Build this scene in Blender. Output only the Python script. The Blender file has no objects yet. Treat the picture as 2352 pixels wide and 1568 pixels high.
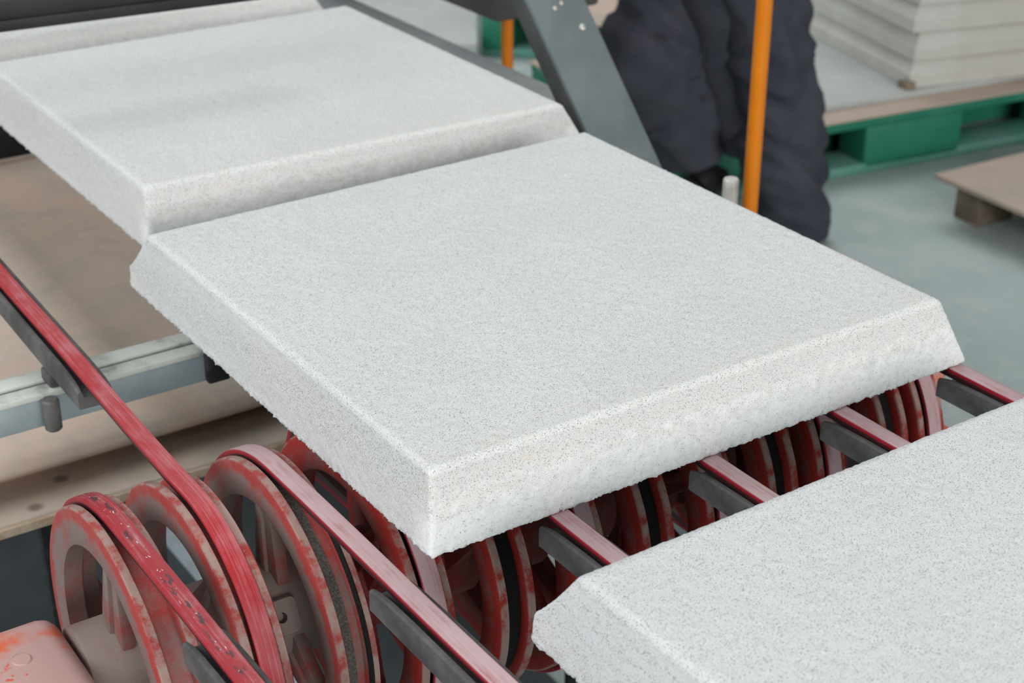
import bpy, bmesh, math, random
import numpy as np
from mathutils import Vector, Matrix, noise

random.seed(7); RNG = np.random.default_rng(7)
scene = bpy.context.scene
COL = scene.collection
PI = math.pi

# ------------------------------------------------------------------ camera
cam_d = bpy.data.cameras.new('camera'); cam = bpy.data.objects.new('camera', cam_d); COL.objects.link(cam)
cam_d.sensor_width = 36.0
cam_d.lens = 3677.2 / 2352 * 36.0
cam_d.clip_start = 0.05
yaw, pitch, roll = 0.592447, 0.463142, 0.002283
fwd = Vector((math.sin(yaw) * math.cos(pitch), math.cos(yaw) * math.cos(pitch), -math.sin(pitch)))
rgt = Vector((math.cos(yaw), -math.sin(yaw), 0)); upv = rgt.cross(fwd)
r2 = math.cos(roll) * rgt + math.sin(roll) * upv
u2 = -math.sin(roll) * rgt + math.cos(roll) * upv
m = Matrix((r2, u2, -fwd)).transposed().to_4x4(); m.translation = Vector((-0.5245, -0.8907, 0.7046))
cam.matrix_world = m
cam_d.dof.use_dof = True; cam_d.dof.focus_distance = 1.30; cam_d.dof.aperture_fstop = 9.0
scene.camera = cam

# ------------------------------------------------------------------ light
scene.view_settings.view_transform = 'Standard'; scene.view_settings.look = 'None'
scene.view_settings.gamma = 1.0; scene.view_settings.use_curve_mapping = False
scene.view_settings.exposure = 0.15
world = bpy.data.worlds.new('hall'); scene.world = world; world.use_nodes = True
world.node_tree.nodes['Background'].inputs[0].default_value = (0.93, 0.97, 1.0, 1)
world.node_tree.nodes['Background'].inputs[1].default_value = 0.3

def area(name, loc, target, sx, sy, power, col):
    d = bpy.data.lights.new(name, 'AREA'); d.shape = 'RECTANGLE'; d.size = sx; d.size_y = sy
    d.energy = power; d.color = col
    o = bpy.data.objects.new(name, d); COL.objects.link(o); o.location = loc
    o.rotation_euler = (Vector(target) - Vector(loc)).to_track_quat('-Z', 'Y').to_euler()
    return o
area('skylight_far', (3.6, 5.2, 5.2), (3.4, 5.0, 0), 5.0, 4.0, 230, (0.99, 1.0, 1.0))
area('window_front', (0.0, -7.4, 2.5), (0.0, 0, 0.2), 7.0, 2.2, 520, (1.0, 0.988, 0.97))
area('skylight_left', (-5.6, 1.2, 4.1), (0, 1.2, 0.0), 9.5, 3.0, 440, (0.965, 0.98, 1.0))

# ------------------------------------------------------------------ helpers
def S(r, g, b):
    f = lambda c: (c / 255 / 12.92) if c / 255 <= 0.04045 else ((c / 255 + 0.055) / 1.055) ** 2.4
    return (f(r), f(g), f(b), 1)

class N:
    """small node-tree writer"""
    def __init__(s, name):
        s.m = bpy.data.materials.new(name); s.m.use_nodes = True
        s.t = s.m.node_tree; s.b = s.t.nodes['Principled BSDF']; s.n = s.t.nodes
        s.tc = s.n.new('ShaderNodeTexCoord')
    def set(s, sock, v):
        if hasattr(v, 'is_output'): s.t.links.new(v, sock)
        elif v is not None: sock.default_value = v
    def noise(s, scale, detail=4, rough=0.55, vec=None, dist=0):
        x = s.n.new('ShaderNodeTexNoise'); x.inputs['Scale'].default_value = scale
        x.inputs['Detail'].default_value = detail; x.inputs['Roughness'].default_value = rough
        x.inputs['Distortion'].default_value = dist
        s.t.links.new(vec or s.tc.outputs['Object'], x.inputs['Vector']); return x.outputs['Fac']
    def voro(s, scale, vec=None, rnd=1.0):
        x = s.n.new('ShaderNodeTexVoronoi'); x.inputs['Scale'].default_value = scale
        x.inputs['Randomness'].default_value = rnd
        s.t.links.new(vec or s.tc.outputs['Object'], x.inputs['Vector']); return x
    def ramp(s, fac, lo, hi, a=0.0, b=1.0):
        x = s.n.new('ShaderNodeMapRange'); x.interpolation_type = 'SMOOTHSTEP'
        s.set(x.inputs['Value'], fac); s.set(x.inputs['From Min'], lo); s.set(x.inputs['From Max'], hi)
        s.set(x.inputs['To Min'], a); s.set(x.inputs['To Max'], b); return x.outputs['Result']
    def mix(s, fac, a, b, mode='MIX'):
        x = s.n.new('ShaderNodeMix'); x.data_type = 'RGBA'; x.blend_type = mode
        s.set(x.inputs[0], fac); s.set(x.inputs[6], a); s.set(x.inputs[7], b); return x.outputs[2]
    def math(s, op, a, b=None):
        x = s.n.new('ShaderNodeMath'); x.operation = op; s.set(x.inputs[0], a)
        if b is not None: s.set(x.inputs[1], b)
        return x.outputs[0]
    def sep(s, v=None):
        x = s.n.new('ShaderNodeSeparateXYZ'); s.t.links.new(v or s.tc.outputs['Object'], x.inputs[0]); return x.outputs
    def scale(s, v, sc):
        x = s.n.new('ShaderNodeVectorMath'); x.operation = 'MULTIPLY'
        s.t.links.new(v, x.inputs[0]); x.inputs[1].default_value = sc; return x.outputs[0]
    def bump(s, h, strength=0.3, dist=0.001, prev=None):
        x = s.n.new('ShaderNodeBump'); x.inputs['Strength'].default_value = strength
        x.inputs['Distance'].default_value = dist; s.t.links.new(h, x.inputs['Height'])
        if prev is not None: s.t.links.new(prev, x.inputs['Normal'])
        return x.outputs[0]
    def done(s, col, rough=0.6, normal=None, metal=0.0, spec=0.4):
        s.set(s.b.inputs['Base Color'], col); s.set(s.b.inputs['Roughness'], rough)
        s.b.inputs['Metallic'].default_value = metal; s.b.inputs['Specular IOR Level'].default_value = spec
        if normal is not None: s.t.links.new(normal, s.b.inputs['Normal'])
        return s.m

def two_tone(name, c1, c2, scale=20, rough=0.6, lo=0.4, hi=0.62, bump=0.15, bscale=200, metal=0.0, spec=0.35):
    n = N(name)
    c = n.mix(n.ramp(n.noise(scale, 6, 0.62), lo, hi), S(*c1), S(*c2))
    return n.done(c, rough, n.bump(n.noise(bscale, 3), bump, 0.001), metal, spec)

def link(name, mesh, mat=None, parent=None, loc=(0, 0, 0)):
    o = bpy.data.objects.new(name, mesh); COL.objects.link(o); o.location = loc
    if mat is not None and len(mesh.materials) == 0: mesh.materials.append(mat)
    if parent is not None: o.parent = parent
    return o

def tag(o, label=None, cat=None, group=None, kind=None):
    if label: o['label'] = label
    if cat: o['category'] = cat
    if group: o['group'] = group
    if kind: o['kind'] = kind
    return o

def empty(name, loc, label, cat, group=None, rotz=0.0):
    o = bpy.data.objects.new(name, None); COL.objects.link(o); o.location = loc; o.rotation_euler = (0, 0, rotz)
    o.empty_display_size = 0.05
    return tag(o, label, cat, group, 'thing')

class MB:
    """collects shapes into one mesh"""
    def __init__(s): s.bm = bmesh.new()
    def box(s, x0, x1, y0, y1, z0, z1, bevel=0.0, mat=None, seg=2):
        b = bmesh.new()
        vs = [b.verts.new((x, y, z)) for x in (x0, x1) for y in (y0, y1) for z in (z0, z1)]
        for f in ((0, 1, 3, 2), (4, 6, 7, 5), (0, 4, 5, 1), (2, 3, 7, 6), (0, 2, 6, 4), (1, 5, 7, 3)):
            b.faces.new([vs[i] for i in f])
        if bevel: bmesh.ops.bevel(b, geom=b.edges[:], offset=bevel, segments=seg, profile=0.5, affect='EDGES')
        if mat is not None: bmesh.ops.transform(b, matrix=mat, verts=b.verts[:])
        s.merge(b); return s
    def merge(s, b):
        me = bpy.data.meshes.new('tmp'); b.to_mesh(me); b.free(); s.bm.from_mesh(me); bpy.data.meshes.remove(me)
    def lathe(s, prof, segs=64, mat=None, closed=True):
        """profile of (x, r) revolved about the X axis"""
        b = bmesh.new(); rings = []
        for k in range(segs):
            a = 2 * PI * k / segs
            rings.append([b.verts.new((x, r * math.cos(a), r * math.sin(a))) for x, r in prof])
        n = len(prof)
        for k in range(segs):
            A, B = rings[k], rings[(k + 1) % segs]
            for i in range(n if closed else n - 1):
                j = (i + 1) % n
                b.faces.new((A[i], A[j], B[j], B[i]))
        if not closed:
            b.faces.new([r[0] for r in rings]); b.faces.new([r[-1] for r in rings][::-1])
        bmesh.ops.recalc_face_normals(b, faces=b.faces[:])
        if mat is not None: bmesh.ops.transform(b, matrix=mat, verts=b.verts[:])
        s.merge(b); return s
    def cyl(s, p0, p1, r, segs=24, r1=None, bev=0.0):
        p0, p1 = Vector(p0), Vector(p1); d = p1 - p0; L = d.length; r1 = r if r1 is None else r1
        q = Vector((1, 0, 0)).rotation_difference(d.normalized()).to_matrix().to_4x4(); q.translation = p0
        prof = [(0, r), (L, r1)] if not bev else [(0, r - bev), (bev, r), (L - bev, r1), (L, r1 - bev)]
        return s.lathe(prof, segs, q, closed=False)
    def prism(s, pts, h0, h1, mat=None, bevel=0.0):
        """polygon in XY extruded from z=h0 to h1"""
        b = bmesh.new()
        lo = [b.verts.new((x, y, h0)) for x, y in pts]; hi = [b.verts.new((x, y, h1)) for x, y in pts]
        n = len(pts)
        b.faces.new(lo[::-1]); b.faces.new(hi)
        for i in range(n): b.faces.new((lo[i], lo[(i + 1) % n], hi[(i + 1) % n], hi[i]))
        bmesh.ops.recalc_face_normals(b, faces=b.faces[:])
        if bevel: bmesh.ops.bevel(b, geom=b.edges[:], offset=bevel, segments=2, profile=0.5, affect='EDGES')
        if mat is not None: bmesh.ops.transform(b, matrix=mat, verts=b.verts[:])
        s.merge(b); return s
    def mesh(s, name, smooth=35):
        me = bpy.data.meshes.new(name); s.bm.to_mesh(me); s.bm.free()
        if smooth:
            for p in me.polygons: p.use_smooth = True
            try: me.set_sharp_from_angle(angle=math.radians(smooth))
            except Exception: pass
        return me
    def build(s, name, mat, parent=None, loc=(0, 0, 0), smooth=35):
        return link(name, s.mesh(name, smooth), mat, parent, loc)

# ------------------------------------------------------------------ materials
def foam(name, base=(228, 229, 228)):
    n = N(name); xyz = n.sep()
    wv = n.n.new('ShaderNodeVectorMath'); wv.operation = 'ADD'; wn = n.n.new('ShaderNodeTexNoise'); wn.inputs['Scale'].default_value = 1500
    n.t.links.new(n.tc.outputs['Object'], wn.inputs['Vector']); n.t.links.new(n.scale(wn.outputs['Color'], (0.0007, 0.0007, 0.0007)), wv.inputs[0])
    n.t.links.new(n.tc.outputs['Object'], wv.inputs[1])
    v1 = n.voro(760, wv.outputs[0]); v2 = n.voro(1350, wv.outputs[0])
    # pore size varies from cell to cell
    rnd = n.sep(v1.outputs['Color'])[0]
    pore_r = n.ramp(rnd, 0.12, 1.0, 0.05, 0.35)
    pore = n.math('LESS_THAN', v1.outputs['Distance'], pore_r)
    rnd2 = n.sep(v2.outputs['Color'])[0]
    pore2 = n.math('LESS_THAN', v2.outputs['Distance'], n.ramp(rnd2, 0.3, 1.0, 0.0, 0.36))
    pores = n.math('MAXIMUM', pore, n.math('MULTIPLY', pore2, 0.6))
    # powdery glaze low on the leading face: fewer open pores, whiter
    front = n.ramp(xyz[1], 0.035, 0.004)
    low = n.ramp(n.math('ADD', xyz[2], n.math('MULTIPLY', n.math('SUBTRACT', n.noise(80, 5), 0.5), 0.06)), 0.060, 0.014)
    glaze = n.math('MULTIPLY', front, low)
    glaze = n.math('MULTIPLY', glaze, n.ramp(n.noise(260, 3), 0.70, 0.48, 0.55, 1.0))
    tan = n.math('MULTIPLY', n.math('MULTIPLY', n.ramp(xyz[1], 0.034, 0.008), n.ramp(xyz[2], 0.012, 0.05)),
                 n.ramp(n.noise(60, 5), 0.42, 0.66))
    grey = n.ramp(n.noise(9, 5, 0.6), 0.3, 0.72)
    c = n.mix(grey, S(*base), S(base[0] - 7, base[1] - 6, base[2] - 4))
    c = n.mix(n.ramp(n.noise(900, 3, 0.75), 0.36, 0.70), c, S(base[0] - 34, base[1] - 34, base[2] - 33))
    c = n.mix(n.math('MULTIPLY', tan, 0.5), c, S(218, 211, 200))
    c = n.mix(glaze, c, S(241, 243, 243))
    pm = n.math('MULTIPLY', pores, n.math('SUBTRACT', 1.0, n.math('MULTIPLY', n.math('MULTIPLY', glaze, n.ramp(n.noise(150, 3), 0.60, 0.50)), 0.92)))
    c = n.mix(n.math('MULTIPLY', pm, 0.78), c, S(92, 90, 88))  # dark fill paints the shade inside the pore cavities
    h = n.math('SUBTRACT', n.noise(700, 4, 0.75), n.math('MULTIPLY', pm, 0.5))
    nb = n.bump(h, 0.42, 0.0010)
    return n.done(c, 0.95, nb, 0, 0.1)

M = {}
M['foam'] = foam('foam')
M['red_rim'] = None
def wheel_paint(name, dust=0.5, red=(196, 66, 48), dustc=(152, 128, 122), radial=None):
    n = N(name); xyz = n.sep()
    rad = n.math('SQRT', n.math('ADD', n.math('POWER', xyz[1], 2.0), n.math('POWER', xyz[2], 2.0)))
    ns = n.noise(22, 6, 0.6); nf = n.noise(140, 4, 0.7)
    f = n.math('ADD', n.math('MULTIPLY', ns, 0.75), n.math('MULTIPLY', nf, 0.25))
    if radial:
        f = n.math('SUBTRACT', f, n.math('MULTIPLY', n.ramp(rad, radial[0], radial[1]), 0.20))
    fac = n.ramp(f, 0.56 - dust * 0.32, 0.86 - dust * 0.32)
    c = n.mix(fac, S(*red), S(*dustc))
    if radial:   # the outer rim edge is rubbed pale, with orange chips
        edge = n.math('MULTIPLY', n.ramp(rad, 0.1400, 0.1418), n.ramp(n.noise(48, 5, 0.65), 0.36, 0.58))
        c = n.mix(n.math('MULTIPLY', edge, 0.85), c, S(158, 140, 132))
    c = n.mix(n.math('MULTIPLY', n.ramp(n.noise(60, 6, 0.7), 0.6, 0.75), 0.3), c, S(190, 78, 48))
    c = n.mix(n.math('MULTIPLY', n.ramp(n.noise(900, 2), 0.62, 0.7), 0.35), c, S(176, 160, 152))
    return n.done(c, 0.62, n.bump(n.noise(500, 3, 0.7), 0.25, 0.0008), 0, 0.3)
M['rim'] = wheel_paint('red_painted_rim', 0.95, (160, 60, 56), (126, 109, 105), (0.126, 0.136))
M['spoke'] = wheel_paint('dusty_red_casting', 0.95, (150, 58, 52), (124, 109, 104))
M['hub'] = wheel_paint('dusty_hub_casting', 1.15, (140, 78, 70), (130, 116, 111))
M['rim_in'] = wheel_paint('shaded_red_rim_less_dust', 0.62, (150, 40, 34), (120, 84, 80), (0.126, 0.136))  # less dust, plus a darker red for the shade in the gap
M['spoke_in'] = wheel_paint('shaded_red_casting', 0.50, (116, 30, 28), (104, 76, 72))  # darker copy of the casting, gap shade painted into the colour
M['lining_black'] = two_tone('black_rubber_lining', (17, 16, 16), (46, 42, 40), 500, 0.9, 0.55, 0.75, 0.5, 500)
M['lining'] = two_tone('gritty_grey_lining', (78, 74, 70), (116, 110, 105), 500, 0.95, 0.42, 0.7, 0.6, 500)
M['orange_iron'] = None
n = N('orange_bearing_paint')
c = n.mix(n.ramp(n.noise(16, 6, 0.6), 0.34, 0.52), S(210, 92, 50), S(184, 148, 142))
c = n.mix(n.ramp(n.noise(70, 5), 0.62, 0.7), c, S(200, 90, 70))
M['orange_iron'] = n.done(c, 0.6, n.bump(n.noise(120, 4), 0.2, 0.001))

def belt_mat(name, dust, red=(166, 34, 44), dustc=(206, 164, 170), spots=False):
    n = N(name); uv = n.tc.outputs['UV']; s = n.sep(uv)
    across = n.math('ABSOLUTE', n.math('SUBTRACT', s[0], 0.5))
    st = n.noise(1.0, 5, 0.65, n.scale(uv, (15, 4.0, 1)))        # scratches along the run
    bl = n.noise(1.0, 4, 0.6, n.scale(uv, (2.0, 16, 1)))          # patches
    top = n.ramp(across, 0.27, 0.22)                               # the flat top only
    f = n.math('ADD', n.math('MULTIPLY', st, 0.5), n.math('MULTIPLY', bl, 0.5))
    fac = n.math('MULTIPLY', n.ramp(f, 0.60 - dust * 0.36, 0.74 - dust * 0.22), top)
    c = n.mix(fac, S(*red), S(*dustc))
    fine = n.noise(1.0, 3, 0.7, n.scale(uv, (60, 14, 1)))
    c = n.mix(n.math('MULTIPLY', n.ramp(fine, 0.56, 0.72), 0.35), c, S(red[0] - 40, red[1] + 20, red[2] + 14))
    if spots:
        sp = n.math('MULTIPLY', n.ramp(n.noise(1.0, 3, 0.6, n.scale(uv, (5, 42, 1))), 0.54, 0.60), n.ramp(across, 0.13, 0.07))
        c = n.mix(n.math('MULTIPLY', sp, 0.85), c, S(48, 40, 46))
        sw = n.math('MULTIPLY', n.ramp(n.noise(1.0, 2, 0.6, n.scale(uv, (14, 130, 4))), 0.66, 0.69), n.ramp(across, 0.13, 0.07))
        c = n.mix(sw, c, S(214, 204, 204))
    # sides of the V stay dark crimson and grimy
    c = n.mix(n.ramp(across, 0.262, 0.285), c, S(150, 22, 40))
    c = n.mix(n.ramp(across, 0.30, 0.36), c, S(62, 34, 36))
    return n.done(c, 0.5, n.bump(st, 0.12, 0.0006), 0, 0.45)
M['belt_dusty'] = belt_mat('dusty_red_belt', 0.95, (152, 36, 52), (190, 160, 163))
M['belt_red'] = belt_mat('scuffed_red_belt', 0.46, (164, 34, 42), (180, 104, 110))
M['belt_spot'] = belt_mat('spotted_red_belt', 0.36, (158, 28, 40), (180, 122, 126), True)
M['guide'] = two_tone('dusty_black_plastic', (60, 60, 61), (108, 107, 105), 16, 0.62, 0.28, 0.78, 0.3, 300)
M['guide_dark'] = two_tone('black_plastic', (26, 26, 28), (60, 60, 62), 40, 0.55, 0.45, 0.7, 0.2, 300)
M['shaft'] = two_tone('grimy_steel_shaft', (86, 80, 78), (132, 120, 114), 60, 0.5, 0.4, 0.65, 0.2, 300, 0.3)
n = N('dusty_tray_sheet')
c = n.mix(n.ramp(n.noise(2.6, 5, 0.6), 0.38, 0.64), S(206, 190, 175), S(208, 184, 167))
c = n.mix(n.ramp(n.noise(14, 5, 0.65), 0.42, 0.66), c, S(192, 180, 168))
sp = n.voro(9)
c = n.mix(n.math('MULTIPLY', n.ramp(sp.outputs['Distance'], 0.12, 0.05), 0.7), c, S(96, 88, 84))
c = n.mix(n.math('MULTIPLY', n.ramp(n.noise(420, 2), 0.6, 0.72), 0.3), c, S(206, 194, 184))
M['tray'] = n.done(c, 0.9, n.bump(n.noise(260, 4, 0.7), 0.3, 0.001), 0, 0.15)
M['ply_edge'] = two_tone('sheet_cut_edge', (176, 152, 126), (196, 178, 158), 40, 0.9)
M['alu_top'] = two_tone('dusty_white_profile', (196, 200, 194), (150, 152, 146), 28, 0.6, 0.5, 0.72, 0.15, 300)
M['alu_side'] = two_tone('blue_grey_profile', (136, 150, 156), (152, 162, 165), 12, 0.5, 0.4, 0.7, 0.08, 200)
M['dark'] = two_tone('dark_machine_paint', (24, 24, 26), (36, 35, 36), 5, 0.6)
M['box'] = two_tone('brown_grey_motor_paint', (66, 62, 62), (78, 74, 74), 6, 0.55)
M['brace'] = two_tone('grey_blue_steel_paint', (98, 108, 110), (110, 118, 120), 9, 0.55, 0.35, 0.65, 0.06, 300)
M['brace_shaded'] = two_tone('shaded_brace_flange', (60, 62, 62), (74, 76, 76), 9, 0.6)  # darker copy of the brace paint, side shade put into the colour
M['plank'] = two_tone('grey_frame_paint', (140, 147, 148), (154, 158, 158), 7, 0.6, 0.35, 0.65, 0.05, 200)
M['orange'] = two_tone('orange_powder_coat', (206, 118, 8), (198, 108, 5), 6, 0.45, 0.4, 0.7, 0.03, 200)
M['zinc'] = two_tone('pale_zinc', (206, 204, 200), (176, 172, 166), 40, 0.4, 0.4, 0.7, 0.1, 300, 0.5)
M['green'] = two_tone('green_plastic', (34, 116, 90), (58, 128, 108), 4.5, 0.5, 0.4, 0.7, 0.05, 200)
M['green_pale'] = two_tone('lit_green_plastic', (84, 152, 132), (116, 156, 148), 5, 0.5, 0.35, 0.7, 0.05, 200)  # paler tone paints in the light caught by the runners
M['card'] = two_tone('tan_cardboard', (184, 164, 150), (166, 154, 143), 3.2, 0.85, 0.35, 0.7, 0.05, 120)
M['wood'] = two_tone('weathered_wood', (140, 126, 110), (112, 100, 88), 18, 0.85)
M['board'] = two_tone('pale_grey_board', (196, 197, 192), (188, 186, 178), 5, 0.9, 0.35, 0.65, 0.2, 160)
M['sheet'] = two_tone('pale_sheet', (180, 184, 182), (172, 176, 175), 4, 0.8, 0.35, 0.65, 0.05, 160)
n = N('painted_concrete')
c = n.mix(n.ramp(n.noise(2.3, 6, 0.6), 0.35, 0.68), S(170, 182, 181), S(154, 170, 169))
c = n.mix(n.ramp(n.noise(9, 6, 0.65), 0.45, 0.75), c, S(180, 188, 186))
c = n.mix(n.ramp(n.noise(1.1, 4), 0.52, 0.72), c, S(142, 160, 159))
M['floor'] = n.done(c, 0.55, n.bump(n.noise(60, 4), 0.08, 0.001), 0, 0.3)
M['line'] = two_tone('pale_floor_paint', (158, 170, 178), (142, 154, 162), 12, 0.6)
M['cloth'] = two_tone('navy_work_cloth', (70, 71, 80), (56, 58, 68), 7, 0.85, 0.35, 0.7, 0.15, 500, 0, 0.15)
M['jacket'] = two_tone('dark_blue_cloth', (34, 40, 62), (28, 32, 50), 6, 0.9, 0.35, 0.7, 0.2, 500, 0, 0.15)
M['shoe'] = two_tone('black_leather', (28, 28, 30), (40, 40, 42), 20, 0.55)
M['skin'] = two_tone('skin', (198, 150, 124), (190, 138, 114), 12, 0.55)
M['hair'] = two_tone('black_hair', (24, 20, 18), (34, 28, 26), 60, 0.6)

# ------------------------------------------------------------------ setting
FZ = -0.85
mb = MB(); mb.box(-9, 13, -9, 14, FZ - 0.08, FZ)
tag(mb.build('floor', M['floor'], smooth=0), kind='structure', label='grey green painted concrete floor of the hall')

M['wall'] = two_tone('hall_wall_paint', (150, 152, 150), (138, 140, 138), 1.2, 0.9)
M['ceil'] = two_tone('hall_ceiling', (176, 178, 178), (160, 162, 162), 1.2, 0.9)
for nm, bx, mt in (('wall_left', (-8.1, -8, -8, 13, FZ, 5.6), 'wall'), ('wall_right', (12, 12.1, -8, 13, FZ, 5.6), 'wall'),
                   ('wall_front', (-8, 12, -8.1, -8, FZ, 5.6), 'wall'), ('wall_back', (-8, 12, 13, 13.1, FZ, 5.6), 'wall'),
                   ('ceiling', (-8, 12, -8, 13, 5.6, 5.7), 'ceil')):
    mb = MB(); mb.box(*bx); tag(mb.build(nm, M[mt], smooth=0), kind='structure')

# ------------------------------------------------------------------ foam boards
def foam_mesh(name, bot, top, step, r_top=0.006, r_bot=0.003, rag=0.0026, jit=0.0003):
    """bot/top: four corners (front-left, front-right, back-right, back-left) as (x, y); z runs 0..h"""
    h = 0.08
    LX = (Vector(bot[1]) - Vector(bot[0])).length; LY = (Vector(bot[3]) - Vector(bot[0])).length
    nx, ny, nz = max(2, round(LX / step)), max(2, round(LY / step)), max(2, round(h / step))
    V = {}; verts = []; faces = []
    def vid(i, j, k):
        key = (i, j, k)
        if key not in V: V[key] = len(verts); verts.append(key)
        return V[key]
    for i in range(nx):
        for j in range(ny):
            faces.append((vid(i, j, nz), vid(i + 1, j, nz), vid(i + 1, j + 1, nz), vid(i, j + 1, nz)))
            faces.append((vid(i, j, 0), vid(i, j + 1, 0), vid(i + 1, j + 1, 0), vid(i + 1, j, 0)))
    for k in range(nz):
        for i in range(nx):
            faces.append((vid(i, 0, k), vid(i + 1, 0, k), vid(i + 1, 0, k + 1), vid(i, 0, k + 1)))
            faces.append((vid(i + 1, ny, k), vid(i, ny, k), vid(i, ny, k + 1), vid(i + 1, ny, k + 1)))
        for j in range(ny):
            faces.append((vid(0, j + 1, k), vid(0, j, k), vid(0, j, k + 1), vid(0, j + 1, k + 1)))
            faces.append((vid(nx, j, k), vid(nx, j + 1, k), vid(nx, j + 1, k + 1), vid(nx, j, k + 1)))
    G = np.array(verts, float)
    P = G / np.array([nx, ny, nz]) * np.array([LX, LY, h])
    w = P[:, 2] / h
    r = r_bot + (r_top - r_bot) * w
    lo = np.stack([r, r, np.full_like(r, r_bot)], 1); hi = np.stack([LX - r, LY - r, np.full_like(r, h - r_top)], 1)
    Q = np.clip(P, lo, hi); D = P - Q; L = np.linalg.norm(D, axis=1); L[L < 1e-9] = 1
    rr = np.where(P[:, 2] > h - r_top, r_top, r)
    Nn = D / L[:, None]
    P = np.where((np.abs(D).sum(1) > 1e-9)[:, None], Q + Nn * np.minimum(rr, 10)[:, None], P)
    # bilinear blend of the bottom and top outlines
    u, v, w = P[:, 0] / LX, P[:, 1] / LY, P[:, 2] / h
    def quad(c):
        c = np.array(c, float)
        return ((1 - u) * (1 - v))[:, None] * c[0] + (u * (1 - v))[:, None] * c[1] + (u * v)[:, None] * c[2] + ((1 - u) * v)[:, None] * c[3]
    wb = np.stack([np.clip((w - 0.06) / 0.94, 0, 1), np.clip((w - 0.30) / 0.70, 0, 1) ** 0.85], 1)   # bevels start above the bottom arris
    xy = quad(bot) * (1 - wb) + quad(top) * wb
    X = np.column_stack([xy, w * h])
    # surface grain, gentle swell and a ragged lower arris
    low = np.exp(-np.clip(P[:, 2], 0, None) / 0.004)
    amp = jit + rag * low * (RNG.random(len(X)) ** 2)
    X += Nn * (RNG.normal(size=len(X)) * 0.6 * amp)[:, None] * np.array([1, 1, 0.8])
    g = np.array([noise.noise(Vector((p[0] * 110, p[1] * 110, p[2] * 110))) for p in X])
    X += Nn * (g * 0.00035)[:, None] * (1 + 3.0 * low)[:, None]
    X[:, 2] = np.maximum(X[:, 2], 0.0004)
    me = bpy.data.meshes.new(name)
    me.from_pydata(X.tolist(), [], faces); me.update()
    me.polygons.foreach_set('use_smooth', np.ones(len(faces), bool))
    return me

def board(label, loc, bot, top, step):
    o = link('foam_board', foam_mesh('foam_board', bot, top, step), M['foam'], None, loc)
    tag(o, label, 'board', 'foam boards riding on the belts', 'thing'); return o
board('pale speckled foam board in the middle, its front corner hanging over the pulleys',
      (0, 0, 0), [(0, 0), (0.6, 0), (0.602, 0.611), (0, 0.611)],
      [(0.001, 0.0), (0.553, 0.0), (0.558, 0.563), (0.002, 0.552)], 0.0020)
board('pale foam board behind the middle one, its cream front edge meeting the middle board',
      (0.05, 0.677, 0), [(0, 0), (0.603, 0.0), (0.605, 0.605), (0, 0.605)],
      [(0.0, 0.0), (0.545, -0.016), (0.55, 0.55), (0.002, 0.55)], 0.004)
board('speckled foam board nearest the camera, rising from the bottom edge of the photo',
      (0.006, -0.73, 0), [(0, 0), (0.6, 0.006), (0.6, 0.606), (0, 0.604)],
      [(0.006, 0.0), (0.555, 0.0), (0.56, 0.563), (0.008, 0.559)], 0.0025)
board('farthest foam board, mostly covered by the dark machine hood',
      (0.045, 1.335, 0), [(0, 0), (0.6, 0), (0.6, 0.6), (0, 0.6)],
      [(0, 0), (0.55, 0), (0.55, 0.55), (0, 0.55)], 0.006)

# ------------------------------------------------------------------ pulleys on one shaft
PY, PZ = 0.20, -0.148
NEAR = [-0.180, -0.035, 0.123, 0.281, 0.436, 0.588]
FARB = [-0.112, 0.042, 0.203, 0.358, 0.499, 0.640]

mb = MB(); mb.cyl((-0.46, PY, PZ), (0.80, PY, PZ), 0.0172, 32, bev=0.002)
tag(mb.build('drive_shaft', M['shaft']), 'grimy steel shaft running through all the red pulleys', 'shaft')

rim_prof = [(-0.0190, 0.113), (-0.0190, 0.1395), (-0.0172, 0.1425), (-0.0112, 0.1425), (-0.0098, 0.1405), (-0.0088, 0.131), (0.0088, 0.131),
            (0.0098, 0.1405), (0.0112, 0.1425), (0.0172, 0.1425), (0.0190, 0.1395), (0.0190, 0.1275), (0.004, 0.1245), (0.001, 0.112), (-0.001, 0.109), (-0.0175, 0.109)]
rim_me = MB().lathe(rim_prof, 128).mesh('rim', 40); rim_me.materials.append(M['rim'])
lin_me = MB().lathe([(-0.0084, 0.1302), (-0.0084, 0.1318), (0.0084, 0.1318), (0.0084, 0.1302)], 128).mesh('groove_lining', 40); lin_me.materials.append(M['lining_black'])
lin_g = MB().lathe([(-0.0084, 0.1302), (-0.0084, 0.1322), (0.0015, 0.1320), (0.0015, 0.1302)], 128).mesh('groove_lining', 40); lin_g.materials.append(M['lining'])
edge_me = MB().lathe([(0.0090, 0.1385), (0.0096, 0.1412), (0.0108, 0.1428), (0.0122, 0.1427), (0.0106, 0.1416), (0.0096, 0.1385)], 128).mesh('worn_edge', 40); edge_me.materials.append(M['lining_black'])
mb = MB()
mb.prism([(-0.024, 0.034), (0.024, 0.034), (0.0135, 0.1115), (-0.0135, 0.1115)], -0.006, 0.006,
         Matrix(((0, 0, 1, 0), (1, 0, 0, 0), (0, 1, 0, 0), (0, 0, 0, 1))), 0.002)
mb.prism([(-0.0055, 0.034), (0.0055, 0.034), (0.0045, 0.1115), (-0.0045, 0.1115)], -0.0095, 0.011,
         Matrix(((0, 0, 1, 0), (1, 0, 0, 0), (0, 1, 0, 0), (0, 0, 0, 1))), 0.0015)
spoke_me = mb.mesh('spoke', 40); spoke_me.materials.append(M['spoke'])
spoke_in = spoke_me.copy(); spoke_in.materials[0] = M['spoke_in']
rim_in = rim_me.copy(); rim_in.materials[0] = M['rim_in']
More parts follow.
